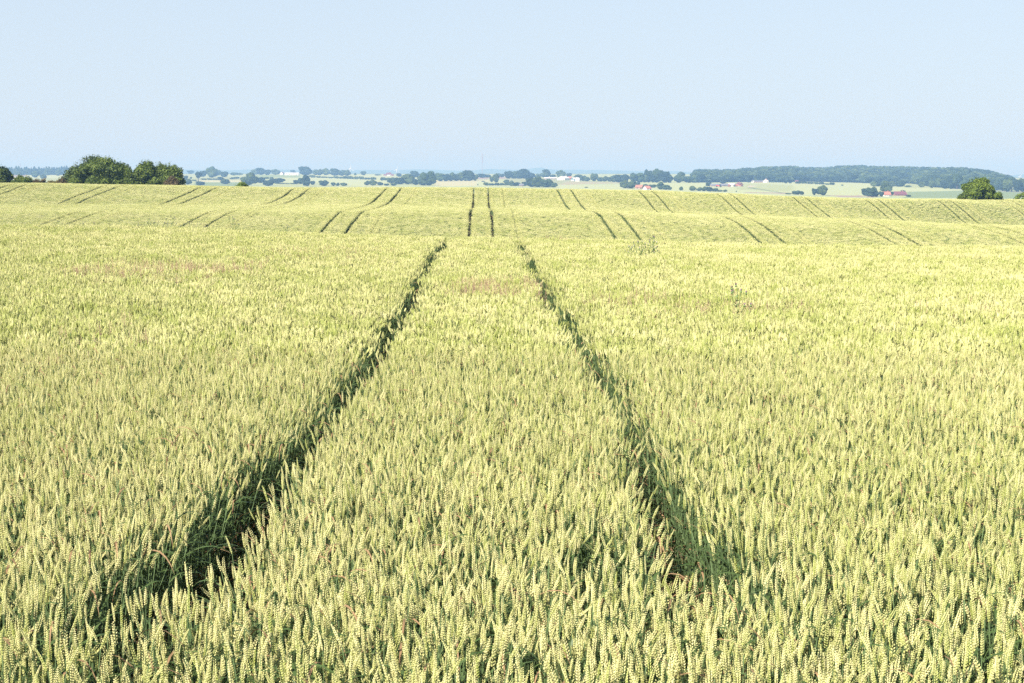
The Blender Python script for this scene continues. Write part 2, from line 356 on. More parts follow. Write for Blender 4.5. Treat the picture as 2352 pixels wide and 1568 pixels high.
def stalk(mb, ox, oy, H, rnd, lod=0, ears=True, zlow=0.0):
    lean = Vector((rnd.gauss(.02,.055), rnd.gauss(-.01,.05), 0)); b = Vector((ox,oy,zlow))
    Ln = rnd.uniform(.056,.080); hs = H-Ln*.95
    pts=[]; 
    for t in ((0,.4,.75,1) if lod==0 else (0,1)): pts.append(Vector((ox,oy,zlow+(hs-zlow)*t))+lean*(t**1.6)*H)
    mb.tube(pts,[.0015]*len(pts) if lod<2 else [.0026]*len(pts), n=3, mi=1, cap=False)
    ax = Vector((lean.x*2.2+rnd.gauss(.02,.10), lean.y*2.2+rnd.gauss(0,.10), 1))
    if rnd.random()<.11: ax.x += rnd.choice((-.8,-.5,.5,.9)); ax.y += rnd.gauss(0,.3)
    if ears:
        if lod==0: ear(mb, pts[-1], ax, Ln, rnd, rnd.randint(16,21), 2, rnd.uniform(.85,1.15))
        elif lod==1: ear(mb, pts[-1], ax, Ln, rnd, 12, 1, rnd.uniform(1.1,1.4))
        else:
            a=ax.normalized(); u=a.orthogonal().normalized(); v=a.cross(u); b0=pts[-1]; r=.0070
            P=[b0]+[b0+a*Ln*.35+(u*math.cos(k*1.5708)+v*math.sin(k*1.5708))*r for k in range(4)]+[b0+a*Ln*1.05]
            mb.add(P,[(0,2,1),(0,3,2),(0,4,3),(0,1,4),(1,2,5),(2,3,5),(3,4,5),(4,1,5)],0)
    az=rnd.uniform(0,6.28)
    nl = (2 if lod==0 else (1 if lod==1 else (1 if rnd.random()<.4 else 0)))
    for j in range(nl):
        hh = H-Ln-(rnd.uniform(.0,.12) if rnd.random()<.3 else rnd.uniform(.08,.26))-.15*j; t=hh/max(hs,.1)
        p = Vector((ox,oy,hh))+lean*(t**1.6)*H
        aa=az+j*2.6+rnd.gauss(0,.4); d=Vector((math.cos(aa),math.sin(aa),1.1))
        ribbon(mb,p,d,rnd.uniform(.12,.22),rnd.uniform(.007,.012),rnd,3 if rnd.random()<.05+.12*j else 2, rnd.uniform(.5,1.3), 6 if lod==0 else 4)
WM=[EAR,STEM,LEAF,DRY]
rnd=random.Random(3)
single=[]
for i in range(26):
    mb=MB(); stalk(mb,0,0,CROP+rnd.gauss(-.008,.03),rnd,0); single.append(mb.mesh('wheat_stalk',WM))
clump=[]
for i in range(16):
    mb=MB()
    for k in range(25): stalk(mb,rnd.uniform(-.088,.088),rnd.uniform(-.088,.088),CROP+rnd.gauss(0,.028),rnd,1,zlow=.2)
    clump.append(mb.mesh('wheat_clump',WM))
farc=[]
for i in range(12):
    mb=MB()
    for k in range(84): stalk(mb,rnd.uniform(-.19,.19),rnd.uniform(-.19,.19),CROP+rnd.gauss(0,.035),rnd,2,zlow=.15)
    farc.append(mb.mesh('wheat_patch',WM))
tuft=[]
for i in range(14):
    mb=MB()
    for k in range(4):
        ox,oy=rnd.uniform(-.04,.04),rnd.uniform(-.04,.04); h=rnd.uniform(.28,.55)
        mb.tube([(ox,oy,0),(ox+rnd.gauss(0,.03),oy+rnd.gauss(0,.03),h)],[.002,.0015],3,1,False)
        for j in range(4):
            aa=rnd.uniform(0,6.28); ribbon(mb,(ox,oy,h*rnd.uniform(.35,1)),Vector((math.cos(aa),math.sin(aa),rnd.uniform(.5,1.4))),rnd.uniform(.16,.30),rnd.uniform(.012,.018),rnd,2 if rnd.random()<(.7 if i<7 else .2) else 3,rnd.uniform(.6,1.5))
    for j in range(16):
        aa=rnd.uniform(0,6.28); ribbon(mb,(rnd.gauss(0,.05),rnd.gauss(0,.05),rnd.uniform(.01,.14)),Vector((math.cos(aa),math.sin(aa),rnd.uniform(0,.8))),rnd.uniform(.08,.2),.008,rnd,3,.9,4)
    tuft.append(mb.mesh('leaf_tuft',WM))
redg=[]
for i in range(8):
    mb=MB()
    for k in range(7):
        ox,oy=rnd.uniform(-.07,.07),rnd.uniform(-.07,.07); h=CROP+rnd.uniform(-.02,.09); lx=rnd.gauss(0,.04)
        mb.tube([(ox,oy,.4),(ox+lx,oy,h)],[.0012,.0008],3,4,False)
        for q in range(16):
            t=q/16; aa=q*2.4; z0=h-.14*(1-t); l=.028*(1-t*.8)
            d=Vector((math.cos(aa)*.8,math.sin(aa)*.8,.6))*l; b=Vector((ox+lx,oy,z0)); sd=Vector((-math.sin(aa),math.cos(aa),.3))*.0022
            mb.add([b,b+d*.7-sd,b+d*1.3,b+d*.7+sd],[(0,1,2,3)],4)
    redg.append(mb.mesh('bent_grass',WM+[RED]))
def jgrid(x0,x1,y0,y1,s):
    gx=np.arange(x0,x1,s); gy=np.arange(y0,y1,s); X,Y=np.meshgrid(gx,gy); X=X.ravel(); Y=Y.ravel()
    X=X+RNG.uniform(-.5,.5,X.shape)*s; Y=Y+RNG.uniform(-.5,.5,Y.shape)*s; return X,Y
def pn(X,Y,f,ph=0):
    return (np.sin(X*f+ph+1.3*np.sin(Y*f*.7+ph))+np.sin(Y*f*1.13+2.1*ph+1.7*np.sin(X*f*.61))+np.sin((X+Y)*f*.77+ph*3))/3
A={'P':[], 'r':[], 's':[], 'v':[], 't':[]}
def push(X,Y,vid,rz,tiltx,tilty,s,sz,tint,dz=0):
    Z=ground(X,Y)+dz
    A['P'].append(np.stack([X,Y,Z],-1)); A['r'].append(np.stack([tiltx,tilty,rz],-1)); A['s'].append(np.stack([s,s,sz],-1)); A['v'].append(vid); A['t'].append(tint)
VALL = single+clump+farc+tuft+redg
o1,o2,o3,o4 = len(single), len(single)+len(clump), len(single)+len(clump)+len(farc), len(single)+len(clump)+len(farc)+len(tuft)
def tinting(X,Y): return np.clip(.45+.28*pn(X,Y,.9,.4)+.12*pn(X,Y,.17,2)+RNG.normal(0,.42,X.shape),-.15,1.35)
def lanes(X,Y,marg): return (X>-.41*Y-marg)&(X<.43*Y+marg)
# singles
X,Y=jgrid(-7,7.4,2.6,11.5,.0295); g=gap_depth(X,Y)+RNG.normal(0,.02,X.shape); k=lanes(X,Y,1.6)&(g<0)
thin = RNG.random(X.shape) < .05+.25*sstep((pn(X,Y,5.5,1)-.35)/.3)*sstep((7-Y)/3)
k&=~thin; X,Y,g=X[k],Y[k],g[k]; n=len(X)
ed=np.clip((-.02-g)/.12,.25,1); hgt=1+RNG.normal(0,.035,n)+.03*pn(X,Y,3.1)-.06*np.clip(1+g/.07,0,1)*RNG.random(n)
push(X,Y,RNG.integers(0,o1,n),RNG.uniform(-.9,.9,n)+math.pi*(RNG.random(n)<.35),RNG.normal(0,.055,n)*ed,RNG.normal(.01,.065,n)*ed,np.full(n,1.)+RNG.normal(0,.09,n),hgt,tinting(X,Y)-.12)
# clumps
X,Y=jgrid(-22,23,11.45,47,.155); g=gap_depth(X,Y)+RNG.normal(0,.01,X.shape); k=lanes(X,Y,2.5)&(g<-.045); X,Y,g=X[k],Y[k],g[k]; n=len(X)
push(X,Y,o1+RNG.integers(0,16,n),RNG.uniform(0,6.28,n),RNG.normal(0,.03,n),RNG.normal(.01,.04,n),np.full(n,.98),1+RNG.normal(0,.03,n)+.025*pn(X,Y,2.1),tinting(X,Y))
# hidden hollow, then the opposite slope
X,Y=jgrid(-45,48,47,98,.5); k=lanes(X,Y,3); X,Y=X[k],Y[k]; n=len(X)
push(X,Y,o2+RNG.integers(0,12,n),RNG.uniform(0,6.28,n),RNG.normal(0,.02,n),RNG.normal(0,.02,n),np.full(n,1.3),np.full(n,1.),tinting(X,Y))
X,Y=jgrid(-98,108,98,232,.36); crest=np.interp(X,STX,[176,176,177,181,183,188,193,196,200,203,206,208,214,226])
k=lanes(X,Y,4)&(Y<crest+12); X,Y=X[k],Y[k]; g=gap_depth(X,Y)
k=g<np.where((Y>117)&(Y<168),-.30,-.235); Xc,Yc=X[k],Y[k]; n=len(Xc)
push(Xc,Yc,o2+RNG.integers(0,12,n),RNG.uniform(0,6.28,n),RNG.normal(0,.02,n),RNG.normal(0,.02,n),np.full(n,1.),1+RNG.normal(0,.02,n),tinting(Xc,Yc)*.8+.05)
# track edges on the slope are filled with the smaller clumps
for nn in range(-9,11):
    for off in (-.9,.9,2.7):
        for sd in (-1,1):
            yq=np.arange(98,228,.16); hw=(.14 if nn==0 else .165) if off<2 else .055
            for lay in (0,1):
                xq=nn*10.8+off+sd*(hw+(.06 if off<2 else .02)*((yq>118)&(yq<167))+.10+lay*.17)+RNG.normal(0,.02,yq.shape)
                cc=np.interp(xq,STX,[176,176,177,181,183,188,193,196,200,203,206,208,214,226])
                k=lanes(xq,yq,4)&(yq<cc+10); x_,y_=xq[k],yq[k]; n=len(x_)
                if n: push(x_,y_,o1+RNG.integers(0,16,n),RNG.uniform(0,6.28,n),RNG.normal(0,.03,n),RNG.normal(0,.03,n),np.full(n,1.05),1+RNG.normal(0,.03,n),tinting(x_,y_)*.8)
# leafy growth in the tracks
X,Y=jgrid(-3,3,4,46,.075); g=gap_depth(X,Y); near0=np.abs(np.abs(X)-.9)<.6
k=(g>-.03)&near0&(RNG.random(X.shape)<np.where(X>0,.62,.9)*np.where(Y<9,np.clip(.9-5*np.maximum(g,0),.22,1),np.clip(.7-7*np.maximum(g,0),.10,1))); X,Y,g=X[k],Y[k],g[k]; n=len(X)
push(X,Y,o3+np.where(RNG.random(n)<np.where(Y<8.5,.55,.82),7,0)+RNG.integers(0,7,n),RNG.uniform(0,6.28,n),RNG.normal(0,.15,n),RNG.normal(0,.15,n),np.full(n,1.),np.clip(.9-7*np.maximum(g,0),.22,1.)*RNG.uniform(.55,1.,n),RNG.random(n))
# purplish bent grass patches
def vgrid_patch(poly_v, dens):
    out=[]
    P=[]
    for (xv,yv) in poly_v:
        a,b=vray(xv,yv); lo,hi=3.,48.
        ys=np.linspace(3,48,400); s=crop_fall(a*ys,ys)/ys; j=np.argmin(np.abs(s-b)); P.append((a*ys[j],ys[j]))
    return P
def patch(poly_v,sp,cutoff=.0):
    P=vgrid_patch(poly_v,1); xs=[p[0] for p in P]; ys=[p[1] for p in P]
    X,Y=jgrid(min(xs),max(xs),min(ys),max(ys),sp); cx,cy=np.mean(xs),np.mean(ys); rx,ry=(max(xs)-min(xs))/2,(max(ys)-min(ys))/2
    d=np.hypot((X-cx)/rx,(Y-cy)/ry); k=(RNG.random(X.shape)<(1.1-d)*1.0)&(pn(X,Y,2.6,3)>-.35+cutoff); X,Y=X[k],Y[k]; n=len(X)
    if n: push(X,Y,o4+RNG.integers(0,8,n),RNG.uniform(0,6.28,n),RNG.normal(0,.05,n),RNG.normal(0,.05,n),np.full(n,1.05),1.0+RNG.normal(0,.05,n),RNG.random(n))
patch([(230,650),(540,650),(540,600),(230,600)],.12); patch([(560,600),(900,600),(900,568),(560,568)],.24,.0)
patch([(1020,690),(1270,690),(1270,640),(1020,640)],.10); patch([(1340,735),(1800,735),(1800,672),(1340,672)],.18,.05)
patch([(1185,556),(1340,556),(1340,549),(1185,549)],.2); patch([(1290,790),(1370,790),(1370,720),(1290,720)],.5); patch([(2120,740),(2400,740),(2400,690),(2120,690)],.3,.2)
patch([(200,840),(330,840),(330,740),(200,740)],.3,.4)
P=np.concatenate(A['P']); print('wheat instances', len(P))
# two crops: the near field and the opposite slope
rot=np.concatenate(A['r']); scl=np.concatenate(A['s']); vid=np.concatenate(A['v']); tnt=np.concatenate(A['t'])
wc=variants('wheat_variant',VALL)
kn=P[:,1]<47
scatter('wheat_crop',P[kn],rot[kn],scl[kn],vid[kn],tnt[kn],wc,'pale green ripening wheat filling the foreground up to the near ridge','wheat')
scatter('wheat_crop',P[~kn],rot[~kn],scl[~kn],vid[~kn],tnt[~kn],wc,'distant wheat on the rolling slope striped by many wheel tracks','wheat')
# ------------------------------------------------------------------ TREES
def lobe_pts(rn, lobes, n):
    out=[]; w=np.array([l[3]*l[3] for l in lobes],float); w/=w.sum()
    idx=RNG.choice(len(lobes),n,p=w)
    for i in idx:
        cx,cy,cz,r,fz=lobes[i]
        v=Vector((rn.gauss(0,1),rn.gauss(0,1),rn.gauss(0,1))).normalized()
        rr=r*(1-abs(rn.gauss(0,.16))+ (rn.random()<.12)*rn.uniform(0,.14))
        p=Vector((cx+v.x*rr,cy+v.y*rr,cz+v.z*rr*fz))
        out.append((p,v))
    return out
def leafy(mb, rn, pts, size, mi=0, zmin=0, k=2):
    for p,v in pts:
        if p.z<zmin: continue
        for j in range(k):
            q=p+Vector((rn.gauss(0,size*.6),rn.gauss(0,size*.6),rn.gauss(0,size*.5)))
            nrm=(v+Vector((rn.gauss(0,.7),rn.gauss(0,.7),rn.gauss(.3,.7)))).normalized()
            u=nrm.orthogonal().normalized(); u.rotate(Matrix.Rotation(rn.uniform(0,6.28),3,nrm)); w=nrm.cross(u)
            s=size*rn.uniform(.6,1.35)
            mb.add([q-u*s,q-w*s*.45,q+u*s*1.05,q+w*s*.5],[(0,1,2,3)],mi)
def blob(mb, rn, c, r, fz, mi=0, amp=.18, nu=9, nv=6):
    vs=[]; fs=[]; ph=[rn.uniform(0,6.28) for _ in range(4)]
    for i in range(nv+1):
        th=math.pi*i/nv
        for j in range(nu):
            a=2*math.pi*j/nu; rr=r*(1+amp*(math.sin(3*a+ph[0]+2*th)+math.sin(5*th+ph[1]+a))*.5)
            vs.append((c[0]+rr*math.sin(th)*math.cos(a),c[1]+rr*math.sin(th)*math.sin(a),c[2]+rr*fz*math.cos(th)))
    for i in range(nv):
        for j in range(nu): fs.append((i*nu+j,(i+1)*nu+j,(i+1)*nu+(j+1)%nu,i*nu+(j+1)%nu))
    mb.add(vs,fs,mi)
def bush(name,label,cat,x_l,x_r,y_base,y_top,Yd,profile,fol,leaf=.15,n=9000,depth=None,trunk=True,group=None,seed=1):
    """a shrub or tree at distance Yd; profile: (x 0..1, height 0..1) of its outline"""
    rn=random.Random(seed)
    al,_=vray(x_l,y_base); ar,_=vray(x_r,y_base); _,bt=vray((x_l+x_r)/2,y_top)
    X0,X1=al*Yd,ar*Yd; W=X1-X0; cx=(X0+X1)/2; zb=gz(cx,Yd)+.0; zt=EYE-bt*Yd; H=zt-zb
    root=link(name,None,None,(cx,Yd,zb)); tag(root,label,cat,group)
    px_=[p[0] for p in profile]; pz_=[p[1] for p in profile]
    dp=depth or min(W*.5,6); lobes=[]; nl=int(12+W*2.4)
    for i in range(nl):
        u=(i+rn.random())/nl; h=float(np.interp(u,px_,pz_))*H*rn.uniform(.86,1.04)
        r=min(max(.2*h*rn.uniform(.7,1.3),.26),1.25)
        for q in range(3 if h>2 else 2):
            zc=max(h-r-(0 if q==0 else rn.uniform(0,1)*(h-2*r)),r*.6)
            lobes.append(((u-.5)*W,rn.uniform(-.5,.5)*dp*(1 if q else .5)-(.25*dp if q else 0),zc,r,rn.uniform(.75,1.)))
    mb=MB()
    for l in lobes: blob(mb,rn,(l[0],l[1],l[2]),l[3]*.6,l[4],0)
    leafy(mb,rn,lobe_pts(rn,lobes,n),leaf,0,.02)
    # stray shoots on the outline
    for i in range(int(W*9)):
        u=rn.random(); h=float(np.interp(u,px_,pz_))*H
        for t in range(7): leafy(mb,rn,[(Vector(((u-.5)*W+rn.gauss(0,.06),rn.uniform(-.2,.2)*dp,h-.3+t*.07*rn.uniform(.6,1.4))),Vector((0,0,1)))],leaf*.7,0,0,1)
    link('crown',mb.mesh('crown',[fol]),root)
    if trunk:
        for i in range(max(1,int(W/3))):
            mb=MB(); x=(-.5+(i+.5)/max(1,int(W/3)))*W*.8; mb.tube([(x,0,-.3),(x+rn.gauss(0,.1),rn.gauss(0,.1),H*.35),(x+rn.gauss(0,.4),rn.gauss(0,.3),H*.7)],[.14,.10,.04],7)
            for b_ in range(4): mb.tube([(x,0,H*(.2+.1*b_)),(x+rn.gauss(0,.7),rn.gauss(0,.5),H*(.45+.1*b_))],[.06,.02],5)
            link('trunk',mb.mesh('trunk',[TRUNK]),root)
    return root
def zv(z,x): return zz(z,x,0)[0]
def zy(z,y): return zz(z,0,y)[1]
bush('broadleaf_tree','dark broadleaf tree at the left rear of the big clump on the field edge','tree',zv(1,715),zv(1,1330),zy(1,495),zy(1,165),197,
     [(0,.28),(.1,.5),(.18,.62),(.3,.8),(.45,.92),(.62,1),(.8,.98),(.92,.8),(1,.5)],FOL_DARK,seed=3,n=9000)
bush('broadleaf_tree','broad domed green tree in the middle of the big clump on the field edge','tree',zv(1,780),zv(1,1680),zy(1,500),zy(1,182),190,
     [(0,.2),(.08,.4),(.2,.62),(.3,.8),(.42,.95),(.55,1),(.66,.93),(.78,.8),(.9,.62),(1,.35)],FOL_MID,seed=4,n=14000)
bush('broadleaf_tree','right-hand tree of the big clump with an uneven notched crown','tree',zv(1,1580),zv(1,2250),zy(1,520),zy(1,228),191,
     [(0,.35),(.1,.62),(.16,.95),(.3,1),(.42,.86),(.5,.95),(.62,.84),(.72,.93),(.8,.84),(.86,.62),(.93,.4),(1,.08)],FOL_MID,seed=5,n=11000)
bush('brown_shrub','low brownish shrub at the right foot of the big tree clump','bush',zv(1,1980),zv(1,2150),zy(1,518),zy(1,410),187.5,[(0,.5),(.3,.95),(.6,1),(1,.5)],FOL_BROWN,leaf=.09,seed=6,n=1500,depth=1,trunk=False)
bush('brown_shrub','small brown shrub at the left foot of the big tree clump','bush',zv(1,700),zv(1,800),zy(1,492),zy(1,415),184,[(0,.6),(.4,1),(1,.6)],FOL_BROWN,leaf=.08,seed=7,n=900,depth=.8,trunk=False)
bush('evergreen_tree','dark green tree cut off by the left edge of the photo','tree',zv(1,-260),zv(1,158),zy(1,490),zy(1,290),188,[(0,.6),(.3,.9),(.62,1),(.76,.95),(.86,.8),(.93,.55),(1,.3)],FOL_DARK,seed=8,n=6000)
bush('green_shrub','rounded green shrub beside the dark tree at the left edge','bush',zv(1,140),zv(1,300),zy(1,490),zy(1,392),187,[(0,.5),(.35,.75),(.65,1),(.9,.8),(1,.4)],FOL_MID,leaf=.1,seed=9,n=2200,depth=2,trunk=False)
bush('green_shrub','olive green shrub second to the right of the dark edge tree','bush',zv(1,275),zv(1,400),zy(1,490),zy(1,402),186,[(0,.5),(.4,1),(.7,.8),(1,.45)],FOL_MID,leaf=.1,seed=10,n=1800,depth=2,trunk=False)
bush('brown_shrub','low brown-green shrub row between the green shrubs and the golden gorse','bush',zv(1,385),zv(1,565),zy(1,490),zy(1,432),185,[(0,.5),(.3,.95),(.6,.8),(.85,.95),(1,.4)],FOL_BROWN,leaf=.08,seed=11,n=1500,depth=1.2,trunk=False)
bush('gorse_bush','low golden yellow bush left of the big tree clump','bush',zv(1,560),zv(1,740),zy(1,490),zy(1,452),184.5,[(0,.6),(.3,1),(.6,.8),(.85,1),(1,.6)],FOL_GOLD,leaf=.07,seed=12,n=1500,depth=1.0,trunk=False)
bush('light_shrub','light green bush peeping over the field crest right of the big clump','bush',zv(2,655),zv(2,1015),zy(2,422),zy(2,358),189,[(0,.25),(.15,.4),(.3,.6),(.45,.75),(.6,1),(.7,.85),(.8,.45),(.9,.6),(1,.2)],FOL_LIGHT,leaf=.1,seed=13,n=3500,depth=2,trunk=False)
bush('broadleaf_tree','solitary rounded green tree on the field crest at the right','tree',zv(6,1560),zv(6,2005),zy(6,500),zy(6,240),209,
     [(0,.25),(.06,.45),(.12,.68),(.17,.9),(.28,.86),(.36,.95),(.47,.92),(.54,1.03),(.62,.97),(.68,.74),(.76,.62),(.84,.66),(.92,.42),(1,.3)],FOL_LIT,seed=14,n=12000,depth=4.5)
bush('green_shrub','low leafy skirt of shrub at the left foot of the solitary tree','bush',zv(6,1480),zv(6,1640),zy(6,500),zy(6,425),208,[(0,.4),(.3,.7),(.7,1),(1,.8)],FOL_MID,leaf=.1,seed=15,n=1600,depth=1.6,trunk=False)
bush('green_shrub','low shrub at the right foot of the solitary crest tree','bush',zv(6,1900),zv(6,2065),zy(6,505),zy(6,440),208,[(0,.7),(.4,1),(.7,.85),(1,.3)],FOL_DARK,leaf=.1,seed=16,n=1600,depth=1.6,trunk=False)
bush('light_shrub','green bush cut off by the right edge of the photo','bush',zv(6,2220),zv(6,2620),zy(6,512),zy(6,425),212,[(0,.3),(.1,.6),(.25,.8),(.4,1),(.7,.9),(1,.3)],FOL_LIGHT,seed=17,n=4000,depth=2.5,leaf=.11,trunk=False)
# ---- far tree prototypes: unit width, unit height
def far_mesh(kind,seed,fol):
    rn=random.Random(seed); mb=MB()
    if kind=='conifer':
        for i in range(9):
            t=i/8; z=.1+.86*t; r=.42*(1-t)**.8+.04; blob(mb,rn,(rn.gauss(0,.03),rn.gauss(0,.03),z),r,.35,0,.35,8,4)
        pts=[]
        for i in range(160):
            t=rn.random()**1.3; a=rn.uniform(0,6.28); r=.45*(1-t)+.03; pts.append((Vector((r*math.cos(a),r*math.sin(a),.08+.92*t)),Vector((math.cos(a),math.sin(a),.2))))
        leafy(mb,rn,pts,.05,0,0,2)
    else:
        lb=[]; n={'round':9,'wide':13,'lolly':6,'hedge':14}[kind]
        for i in range(n):
            a=rn.uniform(0,6.28); q=rn.random()**.6
            if kind=='lolly': c=(.22*q*math.cos(a),.22*q*math.sin(a),rn.uniform(.42,.78)); r=rn.uniform(.17,.26)
            elif kind=='hedge': c=(-.44+.88*(i+.5)/n,rn.uniform(-.2,.2),rn.uniform(.3,.6)); r=rn.uniform(.25,.42)
            else: c=(.30*q*math.cos(a),.30*q*math.sin(a),.28+.5*rn.random()*(1-.35*q)); r=rn.uniform(.15,.25)
            if kind=='hedge': blob(mb,rn,c,r*.45,r/(.45*r)*.8,0,.2,8,5)
            else: blob(mb,rn,c,r,.95,0,.22,9,6)
            lb.append((c[0],c[1],c[2],r,.95))
        if kind!='lolly' and kind!='hedge': blob(mb,rn,(0,0,.3),.34,.8,0,.2)
        pts=lobe_pts(rn,lb,260 if kind!='hedge' else 200); leafy(mb,rn,[(p,v) for p,v in pts],.035,0,0,2)
    v=np.array(mb.v); v[:,2]-=max(0,0); v[:,2]*=1/ v[:,2].max(); v[:,2]=np.maximum(v[:,2],-.02)
    v[:,0]/= (v[:,0].max()-v[:,0].min()); v[:,1]/=(v[:,1].max()-v[:,1].min()); mb.v=[tuple(p) for p in v]
    return mb.mesh('far_crown',[fol])
FARM={}
for kd in ('round','wide','lolly','conifer','hedge'):
    FARM[kd]=[far_mesh(kd,100+i+hash_*7,FAR_FOL[i%3]) for hash_ in ({'round':1,'wide':2,'lolly':3,'conifer':4,'hedge':5}[kd],) for i in range(6 if kd in('round','wide') else 3)]
mbt=MB(); mbt.tube([(0,0,-.05),(0,0,.3),(0,0,.55)],[.045,.032,.015],6); FTR=mbt.mesh('far_trunk',[TRUNK])
ORD=['first','second','third','fourth','fifth','sixth','seventh','eighth','ninth','tenth','eleventh','twelfth','thirteenth','fourteenth','fifteenth','sixteenth','seventeenth','eighteenth','nineteenth','twentieth']+['%d%s'%(i,'st' if i%10==1 else 'nd' if i%10==2 else 'rd' if i%10==3 else 'th') for i in range(21,60)]
rf=random.Random(55)
def row(zone, where, items, kind=None, adj='hazy', noun='tree', mat_i=None):
    items=sorted(items)
    for i,(x,y,w,h) in enumerate(items):
        xv,yv=zz(zone,x,y); s={1:3.267,2:3.459,3:3.459,4:3.459,5:3.459,6:3.5315}[zone]*1.6012
        X,D,Z,ppm=at(xv,yv); W=w/s/ppm*1.12; H=h/s/ppm*1.22
        kd=kind or ('wide' if w>h*1.15 else ('lolly' if h>w*1.3 else 'round'))
        if kind=='hedge': kd='hedge'
        m=rf.choice(FARM[kd]) if mat_i is None else FARM[kd][mat_i%len(FARM[kd])]
        if len(items)==1: lab='%s %s %s'%(adj,noun,where)
        else: lab='%s %s, %s from the left %s'%(adj,noun,ORD[i],where)
        nm={'tree':'broadleaf_tree','conifer':'conifer_tree','bush':'field_bush','hedge':'hedge'}[noun]
        dep=min(W,14) if kind!='hedge' else 4
        if h>=85 and noun!='hedge':
            root=link(nm,None,None,(X,D,Z)); tag(root,lab,noun,'%ss %s'%(noun,where))
            link('crown',m,root,rz=rf.uniform(-.5,.5),sc_=(W,max(dep,W*.7),H)); link('trunk',FTR,root,sc_=(H,H,H))
        else:
            root=link(nm,m,None,(X,D,Z),rf.uniform(-.4,.4) if kind!='hedge' else 0,(W,dep,H)); tag(root,lab,noun,'%ss %s'%(noun,where))
row(1,'in the dark wood at the far left',[(55+i*30+rf.uniform(-7,7),400+rf.uniform(-4,4),84+rf.uniform(-14,14),78+rf.uniform(-10,18)-(8 if 8<i<14 else 0)) for i in range(27)],'conifer','dark blue','conifer')
row(1,'in the pale field before the far left wood',[(225,408,60,45),(345,398,60,66),(420,432,95,66),(500,398,70,62),(515,446,75,45),(700,412,70,60)])
row(2,'in the valley just right of the big clump',[(150,348,60,45),(180,408,90,62),(210,272,90,38),(215,338,30,22),(310,376,84,112),(335,418,120,42)])
row(2,'behind the valley fields left of the white barn',[(370,310,100,65),(480,322,150,120),(560,292,90,58),(640,314,110,60),(600,358,80,40),(760,292,110,32),(830,290,90,26),(1040,283,120,62),(1110,285,120,74),(1190,287,90,58),(1290,285,110,62)])
row(2,'low in the valley behind the light green bush',[(650,402,120,52),(740,340,70,22),(800,335,70,22),(960,417,215,138),(890,380,90,60),(1100,388,120,62),(1200,425,165,62),(1250,375,70,40),(1320,389,180,52),(1180,340,60,25),(1240,340,50,25)])
def hedge(zone,pts,h,where,seg=70):
    items=[]
    for (xa,ya),(xb,yb_) in zip(pts,pts[1:]):
        n=max(1,round((xb-xa)/seg))
        for i in range(n):
            t=(i+.5)/n; items.append((xa+(xb-xa)*t, ya+(yb_-ya)*t, (xb-xa)/n*1.18, h*rf.uniform(.75,1.3)))
    row(zone,where,items,'hedge','bushy dark green','bush')
row(2,'on the skyline right of the white barn',[(1515,258,70,40),(1680,292,165,95),(1800,288,80,60),(1850,291,90,66),(1930,291,95,76),(2050,297,130,78),(2130,297,100,62),(2205,298,85,66),(2305,292,34,26)])
row(2,'in the pale field left of the mast',[(1555,402,70,42),(1605,402,80,66),(1690,430,115,122),(1765,412,64,42),(1905,426,125,62),(2025,426,62,40),(2080,426,55,35),(2155,426,85,35)])
hedge(2,[(1640,320),(1800,322),(2100,334),(2352,342)],24,'along the hedgerow crossing the pale field')
hedge(2,[(90,372),(290,364)],20,'in the hedge right of the big clump')
hedge(2,[(340,350),(640,352)],22,'in the hedge left of the white barn')
hedge(2,[(1280,400),(1540,404)],12,'in the low hedge below the white barn')
row(3,'on the skyline by the two wind turbines',[(50,365,84,62),(160,360,26,26),(265,360,75,46),(450,362,90,14),(720,378,70,36),(925,386,115,68),(860,380,60,30)])
hedge(3,[(0,405),(200,412),(430,422)],28,'along the hedgerow below the turbines')
hedge(3,[(480,428),(640,440)],34,'where the hedgerow meets the valley copse',80)
row(3,'in the valley copse left of the mast',[(620,458,140,60),(730,475,140,72),(830,474,170,112),(310,487,75,50),(385,490,95,62),(480,488,80,35),(560,492,70,24),(650,492,90,28),(930,482,90,62),(1010,470,100,100),(1020,488,140,60),(1085,490,190,150),(1060,440,100,90),(1120,420,110,95),(1150,472,90,80),(1200,400,80,60)])
row(3,'in the long copse under the radio mast',[(1240,436,115,84),(1320,436,115,78),(1385,432,110,92),(1450,432,110,74),(1505,432,95,94),(1565,432,85,66),(1615,432,150,114),(1680,428,80,70),(1780,392,120,44),(1850,388,90,32)])
row(3,'between the mast and the white farm',[(1895,447,56,64),(1955,452,76,98),(1975,385,80,42),(2030,384,70,36),(2110,402,110,82),(2180,402,110,78),(2260,402,115,82),(2330,402,120,104),(2080,462,74,40),(2145,466,60,35),(1790,442,50,10),(1720,490,14,18),(2320,492,74,42)])
hedge(3,[(1790,492),(2000,492),(2250,496)],34,'along the field crest right of the mast')
row(4,'in the treeline left of the white farm',[(30,262,90,78),(100,262,115,74),(170,260,125,98),(250,260,120,62),(330,257,84,46),(420,247,130,62),(455,247,100,84),(530,247,84,30),(630,257,115,86),(735,243,76,42)])
row(4,'in the bushy mound below the white farm',[(5,358,60,40),(60,358,110,40),(170,357,84,46),(265,370,150,98),(345,373,165,115),(450,374,170,92),(535,374,110,50)])
row(4,'in the treeline right of the white farm',[(850,290,130,66),(920,292,95,56),(960,297,84,45),(1050,297,95,86),(1130,300,84,46),(1190,300,95,58),(1260,302,95,52),(1310,307,115,72),(1370,312,115,82),(1440,313,115,88)])
row(4,'in the grove above the orange-roofed cottages',[(1560,312,115,102),(1635,312,125,102),(1700,312,95,84),(1745,312,110,138),(1800,314,90,112),(1855,314,155,148),(1950,316,135,132),(2010,316,95,92),(2140,316,155,118),(2260,316,115,72),(2320,316,95,62)])
